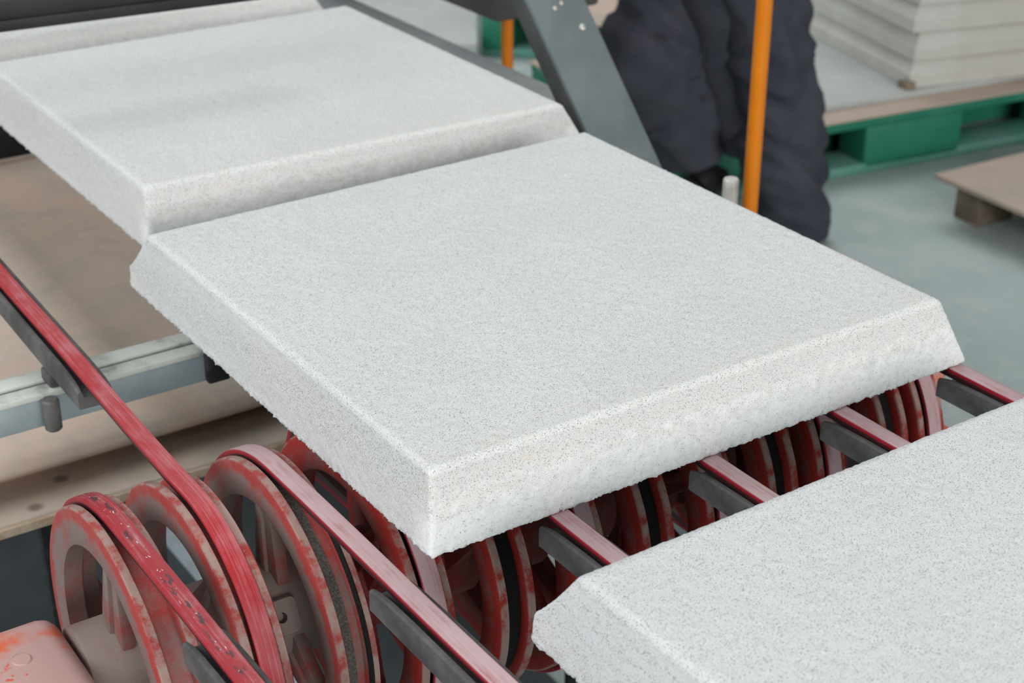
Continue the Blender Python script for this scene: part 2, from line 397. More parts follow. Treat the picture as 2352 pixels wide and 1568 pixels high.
def hub_mesh(x0, x1, r):
    prof = [(x0, 0.0182), (x0, r - 0.004), (x0 + 0.001, r - 0.0012), (x0 + 0.004, r), (x1 - 0.004, r), (x1, r - 0.004), (x1, 0.0182)]
    me = MB().lathe(prof, 64).mesh('hub', 35); me.materials.append(M['hub']); return me
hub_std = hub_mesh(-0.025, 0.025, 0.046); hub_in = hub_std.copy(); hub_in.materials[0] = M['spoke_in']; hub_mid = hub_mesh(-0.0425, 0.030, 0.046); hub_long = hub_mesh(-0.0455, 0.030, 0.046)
# square clamp pad with a screw hole, sitting on the hub
def pad_mesh():
    mb = MB(); b = bmesh.new()
    # plate with a round hole: ring of quads from square to circle, extruded
    n = 32; so, hr, t = 0.0155, 0.0048, 0.020
    outer = []; inner = []
    for k in range(n):
        a = 2 * PI * k / n + PI / n
        c, s_ = math.cos(a), math.sin(a); f = so / max(abs(c), abs(s_))
        f = min(f, so * 1.28)
        outer.append((c * f, s_ * f)); inner.append((c * hr, s_ * hr))
    ot = [b.verts.new((x, y, t)) for x, y in outer]; om = [b.verts.new((x * 1.04, y * 1.04, t - 0.0012)) for x, y in outer]
    ob = [b.verts.new((x * 1.06, y * 1.06, 0)) for x, y in outer]
    it = [b.verts.new((x, y, t)) for x, y in inner]; ib = [b.verts.new((x, y, t - 0.014)) for x, y in inner]
    for k in range(n):
        j = (k + 1) % n
        b.faces.new((ot[k], ot[j], it[j], it[k])); b.faces.new((om[k], om[j], ot[j], ot[k])); b.faces.new((ob[k], ob[j], om[j], om[k]))
        b.faces.new((it[k], it[j], ib[j], ib[k]))
    b.faces.new(ib)
    bmesh.ops.recalc_face_normals(b, faces=b.faces[:])
    mb.merge(b); me = mb.mesh('clamp_pad', 35); me.materials.append(M['hub']); return me
pad_me = pad_mesh()

names_near = ['leftmost red spoked pulley with a long dusty hub beside the orange bearing block',
    'red pulley with a square screw pad on its hub, third from the orange bearing block',
    'red pulley with black groove just below the front corner of the middle board',
    'red pulley with black groove under the second belt gap from the front corner',
    'red pulley with black groove under the third belt gap from the front corner',
    'orange red pulley with black groove at the far end of the row, beside the floor']
names_far = ['dusty red pulley, second from the orange bearing block, carrying the long bare belt',
    'red pulley mostly hidden under the left edge of the middle board',
    'red pulley hidden deepest under the middle board front edge, behind the corner belt guide',
    'red pulley carrying a pink belt seen under the third belt guide in the gap',
    'red pulley carrying a pink belt seen under the fourth belt guide in the gap',
    'last red pulley in the row, its pink belt standing out against the floor']
def pulley(x, rot, label, hub, grit=False, pad=True):
    t = empty('pulley', (x, PY, PZ), label, 'pulley', 'red spoked pulleys on one shaft')
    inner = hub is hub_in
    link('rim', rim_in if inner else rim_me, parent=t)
    if grit is not None: link('groove_lining', lin_g if grit else lin_me, parent=t)
    if grit: link('worn_edge', edge_me, parent=t)
    for k in range(3):
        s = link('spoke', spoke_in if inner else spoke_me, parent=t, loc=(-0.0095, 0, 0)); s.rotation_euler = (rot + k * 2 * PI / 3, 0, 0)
    link('hub', hub, parent=t)
    if pad:
        p = link('clamp_pad', pad_me, parent=t, loc=(-0.016, 0, 0))
        a = math.radians(62)   # turned up and towards the near side
        p.rotation_euler = (a, 0, 0); p.location = (-0.0255, -math.sin(a) * 0.036, math.cos(a) * 0.036)
    return t
for i, x in enumerate(NEAR):
    pulley(x, math.radians([10, 0, 50, 20, -14, 33][i]), names_near[i], [hub_long, hub_mid, hub_in, hub_in, hub_in, hub_in][i], grit=[None, True, False, False, False, False][i], pad=(i == 1))
for i, x in enumerate(FARB):
    pulley(x, math.radians([36, 40, 12, 60, 5, 48][i]), names_far[i], hub_std if i == 0 else hub_in, grit=None if i == 0 else False, pad=False)

# ------------------------------------------------------------------ belts
def belt_mesh(name, ya, yb, zc, R=0.148, step=0.012, R2=None):
    """V belt loop in the YZ plane round two circles (centres ya < yb, at zc, outer radius R)"""
    path = []
    R2 = R if R2 is None else R2       # the far circle may be a small nose roller, tangent along the top
    zb = zc + R - R2; n = int((yb - ya) / step); arc = 44
    be = 2 * math.atan2(R - R2, yb - ya)   # slope of the lower strand
    aend = 1.5 * PI + be if R2 < R else 1.5 * PI
    for k in range(n): path.append((yb + (ya - yb) * k / n, zc + R, 0, 1))
    for k in range(arc):
        a = PI / 2 + (aend - PI / 2) * k / arc; path.append((ya + R * math.cos(a), zc + R * math.sin(a), math.cos(a), math.sin(a)))
    c_, s_ = math.cos(aend), math.sin(aend)
    p0 = (ya + R * c_, zc + R * s_); p1 = (yb + R2 * c_, zb + R2 * s_)
    for k in range(n): path.append((p0[0] + (p1[0] - p0[0]) * k / n, p0[1] + (p1[1] - p0[1]) * k / n, c_, s_))
    for k in range(arc):
        a = aend + (2.5 * PI - aend) * k / arc; path.append((yb + R2 * math.cos(a), zb + R2 * math.sin(a), math.cos(a), math.sin(a)))
    # (x, depth below outer face, u)
    sec = [(-0.0068, 0.0110, 0.05), (-0.0103, 0.0016, 0.22), (-0.0098, 0.0005, 0.245), (-0.0060, 0.0, 0.36), (0.0060, 0.0, 0.64),
           (0.0098, 0.0005, 0.755), (0.0103, 0.0016, 0.78), (0.0068, 0.0110, 0.95)]
    bm = bmesh.new(); uvl = bm.loops.layers.uv.new('UVMap'); rings = []; lens = [0.0]
    for i, (y, z, ny, nz) in enumerate(path):
        wv = 0.0004 * math.sin(i * 0.21)
        rings.append([bm.verts.new((x * 0.88 + wv, y - ny * d, z - nz * d)) for x, d, u in sec])
        if i: lens.append(lens[-1] + math.dist(path[i][:2], path[i - 1][:2]))
    tot = lens[-1] + math.dist(path[0][:2], path[-1][:2]); m_ = len(path); k_ = len(sec)
    for i in range(m_):
        A, B = rings[i], rings[(i + 1) % m_]; la = lens[i]; lb = lens[i + 1] if i + 1 < m_ else tot
        for j in range(k_):
            jn = (j + 1) % k_
            f = bm.faces.new((A[j], A[jn], B[jn], B[j]))
            ua = sec[j][2]; ub = sec[jn][2]
            if jn == 0: ua, ub = 0.97, 0.99
            for lp, uvv in zip(f.loops, ((ua, la), (ub, la), (ub, lb), (ua, lb))): lp[uvl].uv = uvv
    bmesh.ops.recalc_face_normals(bm, faces=bm.faces[:])
    me = bpy.data.meshes.new(name); bm.to_mesh(me); bm.free()
    for p in me.polygons: p.use_smooth = True
    me.set_sharp_from_angle(angle=math.radians(40)); return me
bn = belt_mesh('near_belt', -1.25, PY, PZ); bf = belt_mesh('far_belt', PY, 2.75, PZ); bs = belt_mesh('short_belt', PY, 0.285, PZ, R2=0.016)
lab_n = ['crimson belt with black spots wrapping the leftmost pulley and running to the bottom edge',
    'dusty pink topped belt running from the third pulley past the middle board corner',
    'pink belt in the gap nearest the front corner of the middle board',
    'pink belt in the gap between the two front boards, second from the middle board corner',
    'pink belt in the gap between the two front boards, third from the middle board corner',
    'pink belt farthest along the gap, lying beside the open floor']
lab_f = ['long bare red belt coming from beside the tray and wrapping the second pulley',
    'dusty crimson belt dropping round a pulley just under the middle board front corner',
    'red belt hidden under the boards behind the corner belt guide',
    'pink belt going round a pulley under the third belt guide in the gap',
    'pink belt going round a pulley under the fourth belt guide in the gap',
    'pink belt wrapping the last pulley beside the open floor, farthest from the orange block']
def belt(me, x, mat, label, off):
    o = link('drive_belt', me, None, None, (x, 0, 0))
    o.data = me.copy() if mat is not None else me
    uv = o.data.uv_layers[0].data
    arr = np.empty(len(uv) * 2); uv.foreach_get('uv', arr); arr[1::2] += off; uv.foreach_set('uv', arr)
    o.data.materials.clear(); o.data.materials.append(mat)
    tag(o, label, 'belt', 'red drive belts', 'thing'); return o
for i, x in enumerate(NEAR): belt(bn, x, M['belt_spot'] if i == 0 else M['belt_dusty'], lab_n[i], i * 3.7)
for i, x in enumerate(FARB):
    o = belt(bs if i == 1 else bf, x, M['belt_red'] if i == 0 else M['belt_dusty'], lab_f[i], 1.3 + i * 2.9)
    if i == 0:      # the bare belt runs a little askew beyond its pulley
        for v in o.data.vertices: v.co.x += 0.019 * max(0.0, v.co.y - 0.24)

t = empty('nose_roller', (0.042, 0.285, PZ + 0.148 - 0.016), 'small roller where the short far belt turns back under the middle board', 'roller')
mb = MB(); mb.lathe([(-0.012, 0.002), (-0.012, 0.0050), (-0.0115, 0.0052), (0.0115, 0.0052), (0.012, 0.0050), (0.012, 0.002)], 24); mb.build('barrel', M['shaft'], t)
mb = MB(); mb.cyl((-0.02, 0, 0), (0.02, 0, 0), 0.0025, 12); mb.build('axle', M['shaft'], t)
mb = MB(); mb.box(0.013, 0.019, -0.006, 0.030, -0.031, 0.006, 0.001); mb.build('bracket', M['guide_dark'], t)

# ------------------------------------------------------------------ belt guides (U channels)
def guide_mesh(name, L):
    """U channel along Y from 0 to L, open slot on top, mouth at y = 0 flared"""
    ys = [0.0, 0.004, 0.012, 0.03, 0.06, L]
    bm = bmesh.new(); rings = []
    for i, y in enumerate(ys):
        drop = [0.0052, 0.0040, 0.0022, 0.0008, 0.0, 0.0][i]; fl = [0.0012, 0.0008, 0.0004, 0, 0, 0][i]
        top = -0.0065 - drop
        pts = [(-0.0165, -0.030), (-0.0165, top - 0.002), (-0.0150, top), (-0.0118 - fl, top), (-0.0108 - fl, top - 0.0015), (-0.0090 - fl, -0.0135 - drop),
               (0.0090 + fl, -0.0135 - drop), (0.0108 + fl, top - 0.0015), (0.0118 + fl, top), (0.0150, top), (0.0165, top - 0.002), (0.0165, -0.030)]
        rings.append([bm.verts.new((x, y, z)) for x, z in pts])
    n = len(rings[0])
    for i in range(len(ys) - 1):
        for j in range(n):
            bm.faces.new((rings[i][j], rings[i][(j + 1) % n], rings[i + 1][(j + 1) % n], rings[i + 1][j]))
    bm.faces.new(rings[0]); bm.faces.new(rings[-1][::-1])
    bmesh.ops.recalc_face_normals(bm, faces=bm.faces[:])
    me = bpy.data.meshes.new(name); bm.to_mesh(me); bm.free()
    for p in me.polygons: p.use_smooth = True
    me.set_sharp_from_angle(angle=math.radians(25)); return me
gm = guide_mesh('belt_guide', 1.20); gm.materials.append(M['guide'])
gm_b = guide_mesh('belt_guide', 2.2); gm_b.materials.append(M['guide'])
lab_g = [None, 'dusty dark grey guide channel under the longest pink topped belt',
   'grey guide channel starting at the middle board front edge nearest its corner',
   'grey guide channel under the second pink belt of the gap',
   'grey guide channel under the third pink belt of the gap',
   'chipped dark guide channel at the far end of the gap beside the floor']
for i, x in enumerate(NEAR):
    y0 = 0.012 if i else 0.03
    o = link('belt_guide', gm, None, None, (x, y0 - 0.005, 0)); o.rotation_euler = (0, 0, PI)
    tag(o, lab_g[i] or 'dark guide channel under the spotted crimson belt at the bottom edge', 'guide', 'guide channels under the belts', 'thing')
for i, x in enumerate(FARB):
    if i == 1: continue            # this belt turns back at a nose roller under the middle board
    o = link('belt_guide', gm_b, None, None, (x, 0.435, 0))
    lb = 'long black guide channel with an open square end, under the bare red belt' if i == 0 else 'black guide channel under the farther boards, %s in from the bare red belt' % ['', '', 'first', 'second', 'third', 'fourth'][i]
    if i == 0: o.location.x = x + 0.0045; o.rotation_euler.z = -0.018
    tag(o, lb, 'guide', 'guide channels under the belts', 'thing')

# ------------------------------------------------------------------ cross rails
def profile_rail(label, x0, x1, y0, y1, zt):
    t = empty('profile_rail', ((x0 + x1) / 2, (y0 + y1) / 2, zt), label, 'rail')
    hx = (x1 - x0) / 2; hy = (y1 - y0) / 2
    mb = MB(); mb.box(-hx, hx, -hy, hy, -0.036, -0.006, 0.0012); mb.build('rail_body', M['alu_side'], t)
    mb = MB(); mb.box(-hx, hx, 0.003, hy + 0.001, -0.006, 0.0, 0.001); mb.build('top_flange', M['alu_top'], t)
    mb = MB(); mb.box(-hx, hx, -hy - 0.001, -0.005, -0.006, 0.0, 0.001); mb.build('top_flange', M['alu_top'], t)
    mb = MB(); mb.box(-hx, hx, -0.005, 0.003, -0.0075, -0.0045); mb.build('slot', M['dark'], t)
    return t
rail = profile_rail('white topped aluminium cross rail under the bare red belt', -1.1, 0.742, 0.515, 0.565, -0.045)
profile_rail('cross rail hidden under the nearest board', -0.5, 0.8, -0.62, -0.57, -0.032)
# clamp that holds the long guide to the rail, with its round spacer rod
t = empty('guide_clamp', (-0.127, 0.515, -0.045), 'black clamp with a hanging rod where the bare belt crosses the cross rail', 'clamp')
mb = MB(); mb.box(0.002, 0.040, 0.004, 0.030, 0.0, 0.015, 0.003); mb.build('clamp_block', M['guide'], t)
mb = MB(); mb.cyl((-0.004, -0.011, -0.036), (-0.004, -0.011, -0.002), 0.0085, 24, bev=0.002); mb.build('spacer_rod', M['guide'], t)
t = empty('guide_clamp', (0.046, 0.513, -0.045), 'small black clamp on the cross rail at the middle board edge', 'clamp')
mb = MB(); mb.box(-0.012, 0.012, -0.012, -0.0015, -0.034, 0.004, 0.002); mb.build('clamp_block', M['guide_dark'], t)
mb = MB(); mb.box(-0.012, 0.012, -0.012, 0.030, 0.002, 0.014, 0.002); mb.build('clamp_plate', M['guide_dark'], t)
mb = MB(); mb.box(0.735, 0.785, 0.512, 0.548, -0.091, -0.083, 0.001)
tag(mb.build('stud_bracket', M['guide_dark']), 'small plate at the cross rail end that carries the threaded stud', 'bracket')
# legs carrying the cross rail
for x, lb in ((-0.98, 'steel leg under the outer end of the cross rail'), (0.70, 'steel leg under the cross rail behind the middle board')):
    mb = MB(); mb.box(x - 0.022, x + 0.022, 0.512, 0.546, FZ, -0.081, 0.003)
    tag(mb.build('frame_leg', M['brace']), lb, 'leg post', 'conveyor frame legs', 'thing')
for x, lb in ((-0.47, 'steel leg beyond the bearing block side of the near frame'), (0.76, 'steel leg on the far side of the near frame')):
    mb = MB(); mb.box(x - 0.025, x + 0.025, -0.615, -0.575, FZ, -0.068, 0.003)
    tag(mb.build('frame_leg', M['brace']), lb, 'leg post', 'conveyor frame legs', 'thing')

# levelling stud on the rail end
t = empty('threaded_stud', (0.7645, 0.53, -0.083), 'pale threaded steel stud standing at the edge of the middle board beside the orange post', 'stud')
prof = [(0.0, 0.0085)]
L = 0.070; pitch_ = 0.0022; k = 0
while k * pitch_ < L - 0.003:
    prof += [(k * pitch_ + 0.0003, 0.0102), (k * pitch_ + 0.0013, 0.0088)]; k += 1
prof += [(L - 0.0015, 0.0100), (L, 0.0086)]
mb = MB(); mb.lathe(prof, 28, Matrix.Rotation(-PI / 2, 4, 'Y'), closed=False); mb.build('thread', M['zinc'], t)
mb = MB(); mb.prism([(0.0165 * math.cos(a * PI / 3), 0.0165 * math.sin(a * PI / 3)) for a in range(6)], 0.0, 0.007, None, 0.001); mb.build('nut', M['zinc'], t)

# ------------------------------------------------------------------ bearing blocks
def bearing(x0, x1, y0, y1, z0, z1, rnd, label):
    t = empty('bearing_block', ((x0 + x1) / 2, PY, FZ), label, 'bearing')
    hx = (x1 - x0) / 2; a, b_ = z0 - FZ, z1 - FZ
    mb = MB(); mb.box(-hx, hx, y0, y1, a, b_, rnd, seg=5); mb.build('housing', M['orange_iron'], t)
    mb = MB(); mb.cyl((0.004, (y0 + y1) / 2 + 0.01, b_ - 0.0020), (0.004, (y0 + y1) / 2 + 0.01, b_ + 0.0012), 0.0080, 24, bev=0.0010); mb.build('cap_plug', M['orange_iron'], t)
    mb = MB(); mb.box(-hx - 0.01, hx + 0.01, y0 - 0.02, y1 + 0.02, a - 0.018, a, 0.003); mb.build('base_plate', M['orange_iron'], t)
    mb = MB(); mb.box(-0.03, 0.03, -0.04, 0.04, 0.0, a - 0.018, 0.003); mb.build('stand', M['brace'], t)
bearing(-0.325, -0.228, -0.090, 0.045, PZ - 0.08, PZ + 0.049, 0.018, 'dusty orange bearing block at the bottom left corner carrying the shaft end')
bearing(0.700, 0.770, -0.045, 0.04, PZ - 0.05, PZ + 0.022, 0.010, 'orange bearing block at the far end of the shaft, peeping over the nearest board')

# ------------------------------------------------------------------ dusty tray under the far conveyor
prof = [(0.558, -0.208), (0.58, -0.209), (0.610, -0.211), (0.635, -0.212), (0.655, -0.211), (0.662, -0.206), (0.655, -0.200), (0.635, -0.194),
        (0.612, -0.187), (0.602, -0.177), (0.609, -0.166), (0.63, -0.157), (0.67, -0.151), (0.80, -0.147), (0.95, -0.147), (1.18, -0.149), (1.26, -0.154),
        (1.30, -0.146), (1.34, -0.128), (1.38, -0.122), (1.42, -0.130), (1.50, -0.150), (2.2, -0.15)]
t = empty('dust_tray', (-0.2, 0.52, FZ), 'beige dust covered tray with a rolled trough under the far belts', 'tray')
bm = bmesh.new(); rows = []
xs = np.linspace(-0.27, 0.615, 26)
# densify the profile
pp = []
for (a, b) in zip(prof[:-1], prof[1:]):
    for k in range(3): pp.append((a[0] + (b[0] - a[0]) * k / 3, a[1] + (b[1] - a[1]) * k / 3))
pp.append(prof[-1])
for y, z in pp:
    rows.append([bm.verts.new((x, y + 0.004 * noise.noise(Vector((x * 3, y * 5, 1))) * (1 if y < .56 else .3),
                 z + 0.0035 * noise.noise(Vector((x * 2.2, y * 3, 5)))))for x in xs])
for i in range(len(rows) - 1):
    for j in range(len(xs) - 1): bm.faces.new((rows[i][j], rows[i][j + 1], rows[i + 1][j + 1], rows[i + 1][j]))
bm.normal_update(); bm.faces.ensure_lookup_table()
if bm.faces[0].normal.z < 0: bmesh.ops.reverse_faces(bm, faces=bm.faces[:])
me = bpy.data.meshes.new('tray_sheet'); bm.to_mesh(me); bm.free()
for p in me.polygons: p.use_smooth = True
o = link('tray_sheet', me, M['tray'], t); sm = o.modifiers.new('Thick', 'SOLIDIFY'); sm.thickness = 0.006; sm.offset = -1; o.matrix_parent_inverse = Matrix.Translation((0.2, -0.52, -FZ))
mb = MB(); mb.box(-0.27, 0.615, 0.551, 0.557, -0.217, -0.207, 0.001)
o = mb.build('cut_edge', M['ply_edge'], t); o.matrix_parent_inverse = Matrix.Translation((0.2, -0.52, -FZ))
for x, y in ((-0.130, 0.595), (0.59, 0.61), (-0.24, 2.0), (0.59, 2.0)):
    mb = MB(); mb.box(x - 0.007, x + 0.007, y - 0.007, y + 0.007, FZ, -0.215 if y < 1 else -0.146, 0.002)
    o = mb.build('leg', M['guide_dark'], t); o.matrix_parent_inverse = Matrix.Translation((0.2, -0.52, -FZ))

# ------------------------------------------------------------------ side frame, brace, hood and motor box
t = empty('side_frame', (0.80, 1.0, FZ), 'light grey side frame plate running beside the farther boards', 'frame')
mb = MB(); mb.box(-0.085, 0.085, -0.14, 2.4, 0.745, 0.790, 0.004); mb.build('side_plate', M['plank'], t)
for y in (0.05, 2.1):
    mb = MB(); mb.box(-0.03, 0.03, y - 0.03, y + 0.03, 0, 0.745, 0.003); mb.build('leg', M['brace'], t)

t = empty('diagonal_brace', (0.80, 0.80, -0.06), 'broad grey blue slanted steel brace crossing in front of the walking person', 'brace')
# leans back along Y while rising
mat = Matrix.Rotation(math.radians(-44), 4, 'X')
mb = MB(); mb.box(-0.047, 0.047, -0.004, 0.004, -0.06, 0.9, 0.001, mat); mb.build('face_plate', M['brace'], t)
mb = MB(); mb.box(-0.047, -0.040, 0.0035, 0.036, -0.06, 0.9, 0.001, mat); mb.build('flange', M['brace_shaded'], t)
mb = MB(); mb.box(0.040, 0.047, 0.0035, 0.036, -0.06, 0.9, 0.001, mat); mb.build('flange', M['brace_shaded'], t)
for rx, rt in ((0.022, 0.191), (0.0055, 0.234), (-0.009, 0.2275)):
    b = bmesh.new(); bmesh.ops.create_uvsphere(b, u_segments=20, v_segments=10, radius=0.0052 if rx > 0.01 else 0.0035)
    bmesh.ops.transform(b, matrix=mat @ Matrix.Translation((rx, -0.0045, rt)) @ Matrix.Diagonal((1, 0.5, 1, 1)), verts=b.verts[:])
    mb = MB(); mb.merge(b); mb.build('rivet', M['zinc'], t)

t = empty('machine_arm', (-0.35, 1.055, FZ), 'black machine crossbar hanging over the farthest boards at the top left', 'machine', None, math.radians(-5.6))
mb = MB(); mb.box(-0.06, 0.745, -0.012, 0.000, 1.032, 1.066, 0.003); mb.build('crossbar', M['dark'], t)
mb = MB(); mb.box(-0.02, 0.752, -0.018, -0.012, 1.030, 1.044, 0.002); mb.build('lip_plate', M['dark'], t)
mb = MB(); mb.box(-0.055, -0.030, -0.010, 0.014, 0.0, 1.040, 0.003); mb.build('column_leg', M['dark'], t)
mb = MB(); mb.box(-0.10, 0.07, -0.06, 0.12, 0.0, 0.012, 0.003); mb.build('foot_plate', M['dark'], t)
t = empty('rear_shade_plate', (0.33, 1.405, FZ), 'dark plate standing in for shade beyond the tray fold at the left edge', 'shade plate')  # added dark plate stands in for the shade under the machine
mb = MB(); mb.box(-0.31, 0.27, -0.004, 0.004, 0.7305, 0.812, 0.002); mb.build('plate', M['dark'], t)
for x in (-0.29, 0.25):
    mb = MB(); mb.box(x - 0.01, x + 0.01, -0.004, 0.008, 0.7275, 0.733, 0.001); mb.build('foot_tab', M['dark'], t)

t = empty('motor_box', (1.05, 1.45, -0.03), 'dark brown grey motor box beside the slanted brace at the top edge', 'machine')
mb = MB(); mb.box(-0.10, 0.12, -0.10, 0.75, 0.0, 0.36, 0.008); mb.build('housing', M['box'], t)
for k in range(5):
    mb = MB(); mb.box(-0.106, -0.099, 0.0 + k * 0.13, 0.09 + k * 0.13, 0.06, 0.30, 0.002); mb.build('vent_panel', M['box'], t)
mb = MB(); mb.box(-0.19, -0.095, 0.1, 0.35, 0.02, 0.07, 0.003); mb.build('mount_plate', M['box'], t)

# ------------------------------------------------------------------ orange guard posts
def post(x, y, label):
    t = empty('guard_post', (x, y, FZ), label, 'post', 'orange guard posts')
    mb = MB(); mb.cyl((0, 0, 0.008), (0, 0, 1.55), 0.0123, 24); mb.build('tube', M['orange'], t)
    mb = MB(); mb.cyl((0, 0, 0), (0, 0, 0.009), 0.05, 32, bev=0.002); mb.build('foot_plate', M['orange'], t)
    b = bmesh.new(); bmesh.ops.create_uvsphere(b, u_segments=20, v_segments=10, radius=0.0135)
    bmesh.ops.translate(b, verts=b.verts[:], vec=(0, 0, 1.55)); mb = MB(); mb.merge(b); mb.build('end_cap', M['orange'], t)
post(1.092, 0.844, 'thin orange guard post standing in front of the walking person')
post(1.30, 1.84, 'orange guard post glimpsed below the motor box, left of the slanted brace')

# ------------------------------------------------------------------ plastic pallets
def pallet(label, loc, rz, W, D, cw):
    t = empty('plastic_pallet', loc, label, 'pallet', 'green plastic pallets', rz)
    H = 0.16
    mb = MB(); mb.box(-W / 2, W / 2, 0, D, H - 0.028, H, 0.006); mb.build('deck', M['green'], t)
    opw = min(0.32, (W - cw) * 0.3); sw = (W - cw - 2 * opw) / 2
    for yy in (0.0, D / 2 - 0.06, D - 0.12):
        for xa, xb in ((-W / 2, -W / 2 + sw), (-cw / 2, cw / 2), (W / 2 - sw, W / 2)):
            mb = MB(); mb.box(xa, xb, yy, yy + 0.12, 0.010, H - 0.026, 0.010); mb.build('block', M['green'], t)
        mb = MB(); mb.box(-W / 2, W / 2, yy, yy + 0.12, 0.0, 0.030, 0.006)
        mb.build('runner', M['green_pale'], t)
    mb = MB(); mb.box(-W / 2 + 0.03, W / 2 - 0.03, 0.20, 0.23, 0.004, H - 0.027, 0.004); mb.build('opening_blocker', M['green'], t)  # added plate that keeps the fork openings dark
    return t
RZ = math.radians(-7.9)
ex, ey = math.cos(RZ), math.sin(RZ)
def on_pallet(s, d, z):   # along the front edge / back from it
    return (2.757 + s * ex - d * ey, 1.990 + s * ey + d * ex, z)
pallet('green plastic pallet under the stack of boards, behind the walking person', on_pallet(0, 0, FZ), RZ, 1.52, 0.86, 0.335)
mb = MB(); mb.box(-0.765, 0.765, -0.004, 0.86, 0, 0.006, 0.001)
o = mb.build('cardboard_sheet', M['card'], None, on_pallet(0, 0, FZ + 0.16)); o.rotation_euler = (0, 0, RZ)
tag(o, 'tan cardboard sheet on the green pallet under the stack', 'cardboard')
mb = MB(); mb.box(-0.72, 0.74, 0.078, 0.84, 0, 0.018, 0.003)
o = mb.build('base_sheet', M['sheet'], None, on_pallet(0, 0, FZ + 0.166)); o.rotation_euler = (0, 0, RZ)
tag(o, 'pale grey base sheet between the cardboard and the stacked boards', 'sheet')
# stacked boards, each with chamfered upper edges
zt = FZ + 0.184
lab_s = ['bottom board of the pale stack on the green pallet', 'second board from the bottom of the pale stack', 'third board from the bottom of the pale stack',
         'fourth board from the bottom of the pale stack', 'fifth board from the bottom of the pale stack', 'sixth board from the bottom of the pale stack', 'top board of the pale stack']
def stack_mesh():
    b = bmesh.new(); W_, D_, H_ = 0.60, 0.60, 0.078
    def ring(i, z): return [b.verts.new(p) for p in ((i, i, z), (W_ - i, i, z), (W_ - i, D_ - i, z), (i, D_ - i, z))]
    R = [ring(0.002, 0), ring(0, 0.003), ring(0, 0.036), ring(0.020, 0.070), ring(0.030, H_)]
    for A, B in zip(R[:-1], R[1:]):
        for k in range(4): b.faces.new((A[k], A[(k + 1) % 4], B[(k + 1) % 4], B[k]))
    b.faces.new(R[0][::-1]); b.faces.new(R[-1]); bmesh.ops.recalc_face_normals(b, faces=b.faces[:])
    me = bpy.data.meshes.new('stacked_board'); b.to_mesh(me); b.free(); me.materials.append(M['board']); return me
smesh = stack_mesh()
for k in range(7):
    p = on_pallet(0.050 + [0, .004, -.003, .006, 0, .003, -.004][k], 0.105 + [0, -.004, .005, 0, -.006, .003, 0][k], zt + k * 0.078)
    o = link('stacked_board', smesh, None, None, p); o.rotation_euler = (0, 0, RZ - math.radians(7.0) + [0, .004, -.006, .003, 0, -.004, .005][k])
    tag(o, lab_s[k], 'board', 'boards stacked on the green pallet', 'thing')
mb = MB(); mb.prism([(0, 0), (0.03, 0), (0.03, 0.03), (0, 0.045)], 0, 0.022, None, 0.003)
o = mb.build('corner_wedge', M['wood'], None, on_pallet(0.030, 0.088, FZ + 0.184)); o.rotation_euler = (0, 0, RZ)
tag(o, 'small brown wedge at the bottom corner of the pale stack', 'wedge')

# second green pallet far behind, and a pale board on the floor beside it
pallet('second green plastic pallet far behind the motor box', (2.332 + 0.4 * 0.7071, 3.544 - 0.4 * 0.7071, FZ), math.radians(-45), 0.80, 0.7, 0.25)
mb = MB(); mb.box(-0.12, 0.43, -0.14, 0.68, 0, 0.006, 0.001)
o = mb.build('cardboard_sheet', M['card'], None, (2.332 + 0.4 * 0.7071, 3.544 - 0.4 * 0.7071, FZ + 0.16)); o.rotation_euler = (0, 0, math.radians(-45))
tag(o, 'tan cardboard sheet on the second green pallet, beside the slanted brace', 'cardboard')
mb = MB(); mb.box(-0.75, 0.0, 0, 1.1, 0, 0.09, 0.003)
o = mb.build('white_board', M['sheet'], None, (2.226, 3.403, FZ)); o.rotation_euler = (0, 0, math.radians(-33))
tag(o, 'pale board lying flat on the floor beyond the side frame', 'board')

def wooden_pallet(label, loc, rz, x1, y0):
    """corner of the sheet at the origin; runs to +x and to y0 (negative)"""
    t = empty('wooden_pallet', loc, label, 'pallet', 'wooden pallets under tan sheets', rz)
    ya, yb = min(y0, 0), max(y0, 0)
    mb = MB(); mb.box(0, x1, ya, yb, 0.112, 0.125, 0.002); mb.build('cover_sheet', M['card'], t)
    for k in range(3):
        yy = [ya + 0.06, (ya + yb) / 2, yb - 0.06][k]
        mb = MB(); mb.box(0.05, x1 - 0.05, yy - 0.05, yy + 0.05, 0.094, 0.112, 0.002); mb.build('plank', M['wood'], t)
        for xx in (0.13, x1 / 2, x1 - 0.13):
            mb = MB(); mb.box(xx - 0.06, xx + 0.06, yy - 0.045, yy + 0.045, 0.0, 0.094, 0.003); mb.build('block', M['wood'], t)
    return t
wooden_pallet('low wooden pallet with a tan sheet on the floor at the right edge', (2.495, 1.680, FZ), math.radians(-3), 1.0, -0.9)
M['mat'] = two_tone('dark_floor_shade', (62, 69, 72), (50, 56, 59), 5, 0.75, 0.35, 0.7, 0.1, 200)  # dark sheet put in for the shaded floor under the conveyor
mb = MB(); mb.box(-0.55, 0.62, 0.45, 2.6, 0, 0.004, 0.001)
tag(mb.build('floor_shade_sheet', M['mat'], None, (0, 0, FZ), 0), 'dark grey sheet for the floor shade under the conveyor', 'mat')
# floor markings seen between the pulleys
mb = MB(); mb.box(-0.022, 0.022, -0.84, 1.25, 0.0035, 0.006)
o = mb.build('trim_1', M['line'], None, (0.296, 1.3, FZ), 0); tag(o, 'pale painted stripe on the dark floor seen through the second pulley', kind='structure')

